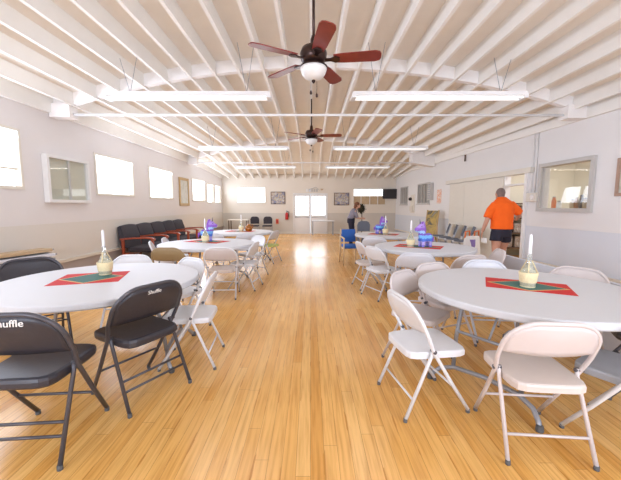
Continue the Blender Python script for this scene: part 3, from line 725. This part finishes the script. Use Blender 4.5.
chair('grey', -2.62, 6.15, 12, 'pale grey folding chair edge on between the sofa and middle left table, farther one')
chair('beige', 1.32, 1.82, 85, 'tan folding chair with its back to camera at right front')
chair('white', .81, 2.21, 10, 'white folding chair facing right at the aisle side of nearest right table')
chair('pink', 1.00, 2.84, -46, 'pinkish folding chair just behind the white aisle chair at nearest right table')
chair('pink', 1.38, 3.22, -68, 'pinkish folding chair with back against left rim of nearest right table')
chair('greypad', 1.89, 1.80, 120, 'white folding chair with grey seat cut by right photo edge')
chair('black', 2.50, 2.26, 150, 'black folding chair under right edge of nearest right table')
chair('grey', 1.94, 3.38, -95, 'pale grey folding chair behind nearest right table, left of candle')
chair('beige', 1.99, 4.14, 100, 'tan folding chair between the nearest and middle right tables')
chair('beige', 2.48, 4.50, 168, 'tan folding chair edge on at right of middle right table below the walking person')
chair('beige', 2.50, 3.02, 212, 'tan folding chair at far right side of nearest right table')
chair('grey', 1.42, 4.34, 80, 'pale grey folding chair seen from behind at front of middle right table')
chair('white', 1.12, 4.88, 24, 'white folding chair at aisle side of middle right table, nearer one')
chair('cream', 1.02, 5.46, 10, 'cream seated folding chair at aisle side of middle right table, farther one')
chair('grey', 1.34, 6.52, 70, 'grey folding chair left of centre before farthest right table')
chair('grey', 2.10, 6.55, 100, 'grey folding chair right of centre before farthest right table')

# ------------------------------------------------------------------ blue armchair
t = thing('armchair', 'blue upholstered armchair with pale wood frame by farthest right table', 'chair', (.96, 7.70, 0), R(-84))
MB().slab([(-.22, -.17), (.22, -.18), (.22, .18), (-.22, .17)], .40, .47, .02).build('seat', M['blue'], t)
bk = MB().slab([(-.18, -.15), (.18, -.15), (.17, .16), (-.17, .16)], 0, .05, .015).build('backrest', M['blue'], t)
bk.location = (-.22, 0, .67); bk.rotation_euler = Matrix(((0, 0, -1), (1, 0, 0), (0, 1, 0))).to_euler()
for s in (-1, 1):
    for x0, x1, zt in ((.22, .22, .64), (-.26, -.21, .66)):
        MB().tube([(x0, s*.20, .0), (x1, s*.20, .40), (x1-.02*(x1 < 0), s*.20, zt)], .016, 8).build('leg', M['birch'], t)
    MB().tube([(.25, s*.20, .64), (.05, s*.205, .655), (-.24, s*.20, .65)], .018, 8).build('armrest', M['birch'], t)
    MB().tube([(.2, s*.185, .385), (-.22, s*.18, .385)], .014, 6).build('side_rail', M['birch'], t)
    MB().tube([(-.22, s*.20, .64), (-.27, s*.18, .83)], .014, 8).build('back_post', M['birch'], t)

# ------------------------------------------------------------------ row of five joined seats on the left wall
sf = thing('row_sofa', 'charcoal five seat row with red wooden arms along left wall', 'sofa', (XL+.10, 7.22, 0), 0)
PW = .71
for i in range(5):
    y0 = PW*i
    MB().slab([(.16, y0+.04), (.74, y0+.04), (.74, y0+PW-.04), (.16, y0+PW-.04)], .34, .46, .035).build('seat_cushion', M['charcoal'], sf)
    mb = MB(); rs = []
    for x, z in ((.12, .44), (.10, .70), (.02, .94), (-.0, .95), (-.05, .92), (.0, .44)):
        rs.append([(x+.02*math.sin(PI*k/8), y0+.02+(PW-.04)*k/8, z+.025*math.sin(PI*k/8)*(z > .9)) for k in range(9)])
    rs.append(rs[0]); mb.rings(rs, False, False, True, False)
    mb.rings([[r[0] for r in rs[:-1]], [tuple(Vector(r[0])+Vector((0, .002, 0))) for r in rs[:-1]]], smooth=False)
    mb.rings([[r[8] for r in rs[:-1]], [tuple(Vector(r[8])-Vector((0, .002, 0))) for r in rs[:-1]]], smooth=False)
    mb.build('back_cushion', M['charcoal'], sf)
for i in range(6):
    y = PW*i
    mb = MB(); mb.bb(.72, .77, y-.025, y+.025, 0, .65).bb(.05, .10, y-.025, y+.025, 0, .63)
    mb.rings([[(x, y-.035, z), (x, y+.035, z), (x, y+.035, z+.035), (x, y-.035, z+.035)] for x, z in ((.02, .63), (.3, .655), (.6, .665), (.74, .65), (.80, .62))], smooth=False)
    mb.build('arm_frame', M['mahog'], sf)
MB().bb(.70, .74, .03, PW*5-.03, .25, .33).bb(.08, .12, .03, PW*5-.03, .25, .33).build('rail', M['mahog'], sf)

# ------------------------------------------------------------------ stacked boards on a trolley by the left wall
tr = thing('table_trolley', 'low dark trolley under the stacked boards by left wall', 'trolley', (-4.15, 4.37, 0), R(-15))
MB().bb(-.11, .11, -.5, .5, .50, .555).build('deck', M['darkwood'], tr)
for sx in (-.085, .085):
    for sy in (-.45, .45):
        l = MB().bb(sx-.025, sx+.025, sy-.025, sy+.025, .07, .50).build('leg', M['blackf'], tr)
        MB().tube([(sx-.015, sy, .035), (sx+.015, sy, .035)], .035, 12).build('wheel', M['rubber'], l)
for i, (z, mm, lab, a, dx) in enumerate([(.556, 'greypad', 'grey board lying lowest in the stack by left wall', 8, 0), (.626, 'slab', 'pale grey board in the middle of the stack by left wall', 6, .02), (.696, 'tan', 'tan board lying topmost on the stack by left wall', 10, 0)]):
    b = thing('folded_table', lab, 'folded table', (-4.15+dx, 4.37, z), R(a-23), 'folded tables stacked by the left wall')
    MB().slab([(-.11, -.50), (.11, -.50), (.11, .50), (-.11, .50)], .018, .062, .008).build('board', M[mm], b)
    MB().tube([(-.08, -.46, .009), (.08, -.46, .009), (.08, .46, .009), (-.08, .46, .009), (-.08, -.45, .009)], .008, 6).build('leg_frame', M['greyleg'], b)
    for x in (-.08, .08): MB().tube([(x, .48, .03), (x, .54, .045)], .012, 6).build('latch', M['greyleg'], b)

# grey rectangular table tipped on its long edge at the right
b = thing('tipped_table', 'grey rectangular table tipped on its long edge behind right round table', 'table', (2.88, 3.74, 0), R(90-1.0))
MB().slab([(-.98, 0), (.98, 0), (.98, .68), (-.98, .68)], 0, .045, .01).build('tabletop', M['slab'], b, (0, .02, 0)).rotation_euler = (R(90), 0, 0)
for x in (-.75, .75):
    MB().tube([(x, -.03, .06), (x, -.30, .014), (x, -.32, .014)], .014, 8).tube([(x, -.03, .45), (x, -.30, .44)], .014, 8).tube([(x, -.29, .014), (x, -.29, .44)], .012, 8).build('leg_frame', M['greyleg'], b)

# ------------------------------------------------------------------ right wall: painting on easel, shell chairs, bag
t = thing('easel_painting', 'tall yellow and dark painting leaning on an easel by right wall', 'painting', (4.10, 10.85, 0), R(-50))
ro = Matrix.Rotation(R(-11), 3, 'X')
MB().box((0, .0, .78), (.40, .025, .94), ro).build('canvas', M['painting'], t)
f = MB()
for s in (-1, 1): f.box((s*.205, .0, .78), (.03, .04, .98), ro)
f.box(ro @ Vector((0, 0, .485)) + Vector((0, .15, -.0)) if False else (0, -.092, .30), (.44, .045, .03), ro).build('frame', M['goldframe'], t)
for s in (-.25, .25): MB().tube([(s*1.3, -.16, 0), (s*.6, .09, 1.15)], .016, 6).build('easel_leg', M['birch'], t)
MB().tube([(0, .42, 0), (0, .10, 1.15)], .016, 6).build('easel_leg', M['birch'], t)
def make_shell():
    t = thing('side_chair', '', 'chair')
    prof = [(.24, .43), (.20, .455), (.05, .44), (-.10, .43), (-.18, .46), (-.22, .55), (-.26, .70), (-.31, .84)]
    mb = MB(); rs = []
    for dz, k in ((0, 0), (.014, 1)):
        pass
    up = [[(x, -.22+.44*i/6, z+.02*abs(i-3)/3*(z < .6)) for i in range(7)] for x, z in prof]
    dn = [[(x-.012, y, z-.014) for x, y, z in r] for r in up]
    A = [[mb.bm.verts.new(p) for p in r] for r in up]; B = [[mb.bm.verts.new(p) for p in r] for r in dn]
    n, q = len(A), 7
    for g in (A, B):
        for j in range(n-1):
            for i in range(q-1):
                f = mb._f((g[j][i], g[j][i+1], g[j+1][i+1], g[j+1][i])); f.smooth = True
    for j in range(n-1):
        for i in (0, q-1): mb._f((A[j][i], A[j+1][i], B[j+1][i], B[j][i]))
    for i in range(q-1):
        for j in (0, n-1): mb._f((A[j][i], A[j][i+1], B[j][i+1], B[j][i]))
    mb.build('shell', M['greyw'], t)
    MB().rings([[(x+.014, y, z+.010) for y in (-.17, .17)]+[(x+.030, y, z+.016) for y in (.17, -.17)] for x, z in prof[5:]], smooth=False).build('back_pad', M['bronzeleg'], t)
    MB().slab([(-.12, -.17), (.2, -.18), (.2, .18), (-.12, .17)], .462, .49, .012).build('seat_pad', M['bronzeleg'], t)
    for s in (-1, 1):
        MB().tube([(.20, s*.20, .435), (.235, s*.225, 0)], .011, 8).build('leg', M['greyleg'], t)
        MB().tube([(-.14, s*.20, .425), (-.24, s*.225, 0)], .011, 8).build('leg', M['greyleg'], t)
    return t
s0 = make_shell()
SL = ['farthest of the four padded side chairs lined up by sliding panels', 'second farthest of the four padded side chairs by sliding panels', 'second nearest of the four padded side chairs by sliding panels', 'nearest of the four padded side chairs lined up by sliding panels']
for i in range(4):
    p = (4.06, 10.03-.50*i, 0)
    if i == 0: s0.location = p; s0.rotation_euler.z = R(160); tag(s0, SL[0], 'chair', 'padded side chairs by the sliding panels')
    else: dup(s0, p, R(160), SL[i])
t = thing('tote_bag', 'white and violet tote bag with orange handles on floor by sliding panels', 'bag', (3.80, 7.50, 0), R(10))
mb = MB(); mb.loft([(0, 0, .0, .20, .12), (0, 0, .05, .23, .14), (0, 0, .40, .22, .12), (0, 0, .66, .20, .06), (.02, 0, .70, .18, .03)], 16).build('bag_body', M['paper'], t)
MB().loft([(-.02, -.02, .1, .12, .135), (-.02, -.02, .62, .09, .075)], 12).build('violet_panel', M['purple'], t)
for s in (-1, 1): MB().tube([(s*.12-.06, 0, .64), (s*.12-.05, 0, .80), (s*.12+.05, 0, .82), (s*.12+.06, 0, .64)], .02, 8).build('handle', M['orangep'], t)

# ------------------------------------------------------------------ far end furniture
def small_table(label, x, y, w, d, h, legm):
    t = thing('side_table', label, 'table', (x, y, 0), 0)
    MB().slab([(-w/2, -d/2), (w/2, -d/2), (w/2, d/2), (-w/2, d/2)], h-.045, h, .006).build('tabletop', M['trim' if legm == 'darkwood' else 'table'], t)
    for sx in (-1, 1):
        for sy in (-1, 1): MB().bb(sx*(w/2-.06)-.02, sx*(w/2-.06)+.02, sy*(d/2-.06)-.02, sy*(d/2-.06)+.02, 0, h-.04).build('leg', M[legm], t)
small_table('narrow white table standing before the right hand door leaf', .60, 15.55, 1.10, .42, .70, 'greyleg')
small_table('cream topped table with dark legs in far left corner', -3.48, 15.5, .96, .55, .76, 'darkwood')
def stack_chair(label, x, y, a, m='charcoal', g='upholstered chairs at the far end'):
    t = thing('stacking_chair', label, 'chair', (x, y, 0), R(a), g)
    MB().slab([(-.2, -.22), (.22, -.22), (.22, .22), (-.2, .22)], .42, .48, .02).build('seat', M[m], t)
    out = [(-.21, -.16), (.21, -.16), (.22, .05), (.18, .15), (.1, .19), (-.1, .19), (-.18, .15), (-.22, .05)]
    b = MB().slab(out, 0, .045, .015).build('backrest', M[m], t, (-.22, 0, .70)); b.rotation_euler = Matrix(((0, 0, -1), (1, 0, 0), (0, 1, 0))).to_euler()
    for s in (-1, 1):
        MB().tube([(.19, s*.2, .43), (.22, s*.215, 0)], .012, 8).build('leg', M['greyleg'], t)
        MB().tube([(-.255, s*.19, .80), (-.22, s*.2, .43), (-.26, s*.215, 0)], .012, 8).build('leg', M['greyleg'], t)
stack_chair('black stacking chair on the far wall nearer the corner table', -2.72, 15.45, -90)
stack_chair('black stacking chair on the far wall nearer the notice holder', -2.08, 15.45, -90)
stack_chair('slate blue stacking chair in front of the woman', 1.82, 10.75, -90, 'bronzeleg')
t = thing('topiary_plant', 'dark bushy round head on a slim pole beside the woman', 'plant', (1.86, 11.64, 0))
MB().lathe([(.10, 0), (.14, .02), (.16, .24), (.14, .25), (0, .23)], n=16).build('pot', M['bronzeleg'], t)
MB().tube([(0, 0, .22), (.01, 0, .7), (0, 0, 1.25)], .016, 8).build('stem', M['darkwood'], t)
m = MB(); random.seed(3)
for i in range(260):
    v = Vector((random.gauss(0, 1), random.gauss(0, 1), random.gauss(0, 1))).normalized()*random.uniform(.09, .17); c = v+Vector((-.02, 0, 1.30))
    q = v.to_track_quat('Z', 'Y').to_matrix()
    m.rings([[c+q @ Vector(p) for p in ((-.018, 0, -.02), (.018, 0, -.02), (.018, .004, -.02))], [c+q @ Vector(p) for p in ((-.004, 0, .045), (.004, 0, .045), (.004, .003, .045))]], smooth=False)
m.ell((-.02, 0, 1.30), (.13, .13, .135), 12, 8)
m.build('foliage', M['leaf'], t)

# ------------------------------------------------------------------ people
def hand(mb, w, d, side, curl=.5, s=1.0):
    # palm and five fingers; w wrist, d direction, side = direction of the thumb
    w = Vector(w); d = Vector(d).normalized(); th = Vector(side); th = (th-d*th.dot(d)).normalized(); nrm = d.cross(th)
    c = w+d*.05*s
    rot = Matrix((th, nrm, d)).transposed()
    mb.ell(c, (.040*s, .016*s, .055*s), 10, 7, rot)
    for k, (o, l) in enumerate(((.030, .066), (.010, .076), (-.011, .070), (-.030, .054))):
        b = w+d*.085*s+th*o*s; k1 = b+(d+nrm*curl*.3)*l*.45*s; k2 = k1+(d*.75+nrm*curl)*l*.35*s; k3 = k2+(d*.4+nrm*curl*1.2)*l*.3*s
        mb.tube([b-d*.02, b, k1, k2, k3], [.009*s, .009*s, .0085*s, .008*s, .006*s], 8)
    b = w+d*.025*s+th*.025*s; mb.tube([b, b+(th*.8+d*.6)*.035*s, b+(th*.8+d*1.3+nrm*curl*.5)*.05*s], [.012*s, .010*s, .008*s], 8)

# man in orange, walking away
man = thing('person', 'person in orange t-shirt and black shorts walking away toward the doorway', 'person', (3.72, 6.22, 0), R(-6))
mb = MB()
mb.loft([(0, 0, .86, .15, .11), (0, 0, .95, .17, .115), (0, 0, 1.05, .155, .105), (0, .01, 1.2, .165, .11), (0, .01, 1.34, .185, .11), (0, .01, 1.43, .16, .09), (0, .02, 1.48, .08, .07)], 18)
mb.tube([(0, .02, 1.44), (0, .07, 1.53), (0, .12, 1.59)], [.065, .058, .056], 12)
mb.ell((0, .145, 1.635), (.077, .098, .108), 16, 12)
mb.ell((0, .20, 1.575), (.052, .05, .05)); mb.tube([(0, .238, 1.645), (0, .258, 1.61)], [.010, .016], 8)
for s in (-1, 1):
    mb.ell((s*.079, .14, 1.63), (.012, .022, .032), 8, 6)
    mb.ell((s*.03, .232, 1.645), (.013, .009, .009), 8, 6)
mb.ell((0, .245, 1.575), (.026, .012, .008), 8, 6)
mb.tube([(-.17, .0, 1.40), (-.235, -.01, 1.28), (-.285, -.02, 1.14), (-.315, .01, 1.0), (-.335, .04, .90)], [.058, .052, .042, .038, .027], 12)
hand(mb, (-.335, .04, .905), (-.08, .15, -1), (.3, 1, 0), .6)
mb.tube([(.17, .0, 1.40), (.26, .03, 1.32), (.345, .06, 1.25), (.38, .16, 1.19), (.405, .27, 1.14)], [.058, .052, .044, .038, .027], 12)
hand(mb, (.405, .265, 1.14), (.1, .8, -.25), (-1, .2, .3), .5)
for s, y, k in ((-1, -.06, .02), (1, .13, .05)):
    mb.tube([(s*.085, 0, .92), (s*.092, (y+k)*.3, .72), (s*.095, y*.6+k, .50), (s*.097, y*.8+k*.3-.015, .34), (s*.098, y, .10), (s*.098, y+.01, .06)], [.098, .088, .060, .062, .040, .042], 14)
    mb.tube([(s*.098, y-.02, .05), (s*.105, y+.14, .045)], [.04, .035], 10)
body = link('body', fuse(mb, .007, 3), M['skin'], man)
mb = MB()
mb.loft([(0, 0, .955, .205, .145), (0, 0, .965, .208, .148), (0, 0, 1.05, .20, .142), (0, .01, 1.2, .205, .145), (0, .01, 1.36, .215, .142), (0, .01, 1.45, .20, .12), (0, .03, 1.51, .14, .10), (0, .06, 1.56, .085, .082), (0, .07, 1.575, .075, .075)], 22)
for s, e, m_ in ((-1, (-.278, -.015, 1.17), (-.225, -.005, 1.31)), (1, (.325, .05, 1.27), (.25, .025, 1.335))):
    mb.tube([(s*.13, .0, 1.43), m_, e], [.085, .082, .080], 14)
link('shirt', fuse(mb, .010, 3), M['orange'], man)
mb = MB(); mb.loft([(0, 0, .80, .175, .13), (0, 0, .90, .185, .135), (0, 0, .99, .185, .13)], 20)
for s, y in ((-1, -.015), (1, .06)): mb.tube([(s*.085, 0, .90), (s*.10, y, .72)], [.105, .112], 16)
link('shorts', fuse(mb, .010, 2), M['navy'], man)
mb = MB(); mb.ell((0, .125, 1.66), (.081, .092, .095), 16, 12); mb.ell((0, .10, 1.60), (.066, .06, .06), 12, 8)
link('hair', fuse(mb, .008, 2), M['greyhair'], man)
for s, y in ((-1, -.06), (1, .13)):
    MB().loft([(s*.10, y+.06, .0, .048, .135), (s*.10, y+.06, .03, .05, .138), (s*.10, y+.05, .065, .046, .12), (s*.098, y, .11, .046, .055)], 16).build('shoe', M['shoe'], man)
pp = tag(MB().slab([(-.05, -.11), (.05, -.11), (.05, .11), (-.05, .11)], 0, .02, .004).build('folded_napkins', M['paper'], None, (3.39, 6.24, .735), R(-6)), 'white folded napkins held in the left hand of the orange shirted person', 'napkins')
pp.rotation_euler = (0, R(90), R(-6))

# woman bending at the far end, facing right
wo = thing('person', 'person with auburn hair in grey top bending beside the far right table', 'person', (1.42, 11.25, 0), R(-90))
# local: +y is the way she faces (world +x)
mb = MB()
mb.rings([[(rx*math.cos(2*PI*k/16), cy+ry*math.sin(2*PI*k/16)*math.cos(tl), z-ry*math.sin(2*PI*k/16)*math.sin(tl)) for k in range(16)] for cy, z, rx, ry, tl in ((0, .82, .15, .11, 0), (.0, .92, .155, .115, .1), (.03, 1.02, .13, .10, .3), (.08, 1.15, .15, .11, .45), (.13, 1.25, .15, .09, .5), (.16, 1.30, .08, .06, .5))])
mb.tube([(0, .15, 1.28), (0, .20, 1.36)], [.052, .05], 10)
mb.ell((0, .225, 1.425), (.072, .09, .105), 14, 10); mb.tube([(0, .30, 1.43), (0, .325, 1.40)], [.009, .014], 8); mb.ell((0, .28, 1.37), (.045, .04, .04))
for s in (-1, 1):
    mb.ell((s*.028, .30, 1.435), (.012, .009, .009), 8, 6); mb.ell((s*.073, .22, 1.42), (.011, .02, .028), 8, 6)
    mb.tube([(s*.15, .12, 1.23), (s*.19, .16, 1.10), (s*.19, .20, .99), (s*.15, .30, .97), (s*.11, .36, .97)], [.048, .042, .036, .031, .022], 10)
    hand(mb, (s*.11, .36, .97), (-s*.3, .9, -.1), (-s*.4, 0, 1), .6, .9)
    mb.tube([(s*.08, 0, .86), (s*.085, .03, .64), (s*.09, .04, .46), (s*.09, .0, .30), (s*.09, .0, .06)], [.092, .08, .056, .055, .036], 12)
    mb.tube([(s*.09, -.02, .045), (s*.095, .13, .035)], [.035, .028], 10)
link('body', fuse(mb, .008, 3), M['skin2'], wo)
mb = MB()
mb.rings([[(rx*math.cos(2*PI*k/18), cy+ry*math.sin(2*PI*k/18)*math.cos(tl), z-ry*math.sin(2*PI*k/18)*math.sin(tl)) for k in range(18)] for cy, z, rx, ry, tl in ((0, .965, .172, .135, .05), (.0, .985, .170, .133, .12), (.03, 1.02, .155, .125, .3), (.08, 1.15, .172, .132, .45), (.125, 1.25, .17, .11, .5), (.15, 1.295, .09, .075, .5))])
for s in (-1, 1): mb.tube([(s*.13, .12, 1.22), (s*.19, .16, 1.10), (s*.19, .20, .995)], [.064, .058, .052], 12)
link('top', fuse(mb, .010, 3), M['greytop'], wo)
mb = MB(); mb.loft([(0, 0, .80, .165, .13), (0, 0, .90, .172, .135), (0, .01, .99, .165, .13)], 18)
for s in (-1, 1): mb.tube([(s*.08, 0, .86), (s*.086, .03, .64), (s*.09, .04, .46), (s*.09, .0, .30), (s*.09, .0, .09)], [.104, .092, .068, .066, .058], 14)
link('jeans', fuse(mb, .010, 2), M['jeans'], wo)
mb = MB(); mb.ell((0, .205, 1.445), (.084, .096, .105), 14, 10); mb.ell((0, .14, 1.36), (.075, .05, .10), 12, 8)
link('hair', fuse(mb, .008, 2), M['auburn'], wo)
for s in (-1, 1): MB().loft([(s*.09, .05, .0, .043, .12), (s*.09, .05, .03, .045, .122), (s*.09, .04, .06, .04, .10), (s*.09, 0, .10, .042, .05)], 14).build('shoe', M['shoe'], wo)

# ------------------------------------------------------------------ light
def area(name, loc, rot, sx, sy, e, col=(1, 1, 1)):
    a = bpy.data.lights.new(name, 'AREA'); a.shape = 'RECTANGLE'; a.size = sx; a.size_y = sy; a.energy = e; a.color = col
    o = bpy.data.objects.new(name, a); COL.objects.link(o); o.location = loc; o.rotation_euler = rot; return o
DAY = (.87, .97, 1.18)
for a, b, c, d in LWIN: area('window_daylight', (XL+.10, (a+b)/2, (c+d)/2), (0, R(-105), 0), d-c, b-a, (44 if a > 6 else 30 if a > 3 else 10) if b < 13.7 else 8, DAY)
for a, b, c, d in FILL_WIN: area('window_daylight', (-(a+b)/2, YF+.10, (c+d)/2), (R(112), 0, 0), b-a, d-c, 120 if a > 0 else 165, (.86, .965, 1.18))  # added fill from behind the camera, tilted up to brighten the ceiling
area('door_daylight', (0, YB-.12, 1.42), (R(-90), 0, 0), 1.5, .92, 5, DAY)
area('window_daylight', (-2.98, YB-.08, 1.95), (R(-90), 0, 0), 1.4, .75, 3, DAY)
area('pantry_lamp', (6.2, 7.0, 2.8), (0, 0, 0), 1.2, 1.2, 52, (.98, .97, 1.0))  # unseen area light added to brighten the pantry interior
w = bpy.data.worlds.new('World'); SC.world = w; w.use_nodes = True
w.node_tree.nodes['Background'].inputs[0].default_value = (.85, .92, 1, 1); w.node_tree.nodes['Background'].inputs[1].default_value = 1.0

cam = bpy.data.cameras.new('Camera'); co = bpy.data.objects.new('Camera', cam); COL.objects.link(co)
cam.sensor_width = 36; cam.lens = 36*320/621; cam.clip_start = .05
co.location = (0, 0, 1.4); co.rotation_euler = (PI/2-math.atan(34/320), 0, 0)
SC.camera = co
v = SC.view_settings; v.view_transform = 'Standard'; v.look = 'None'; v.gamma = 1; v.use_curve_mapping = False; v.exposure = 0.18
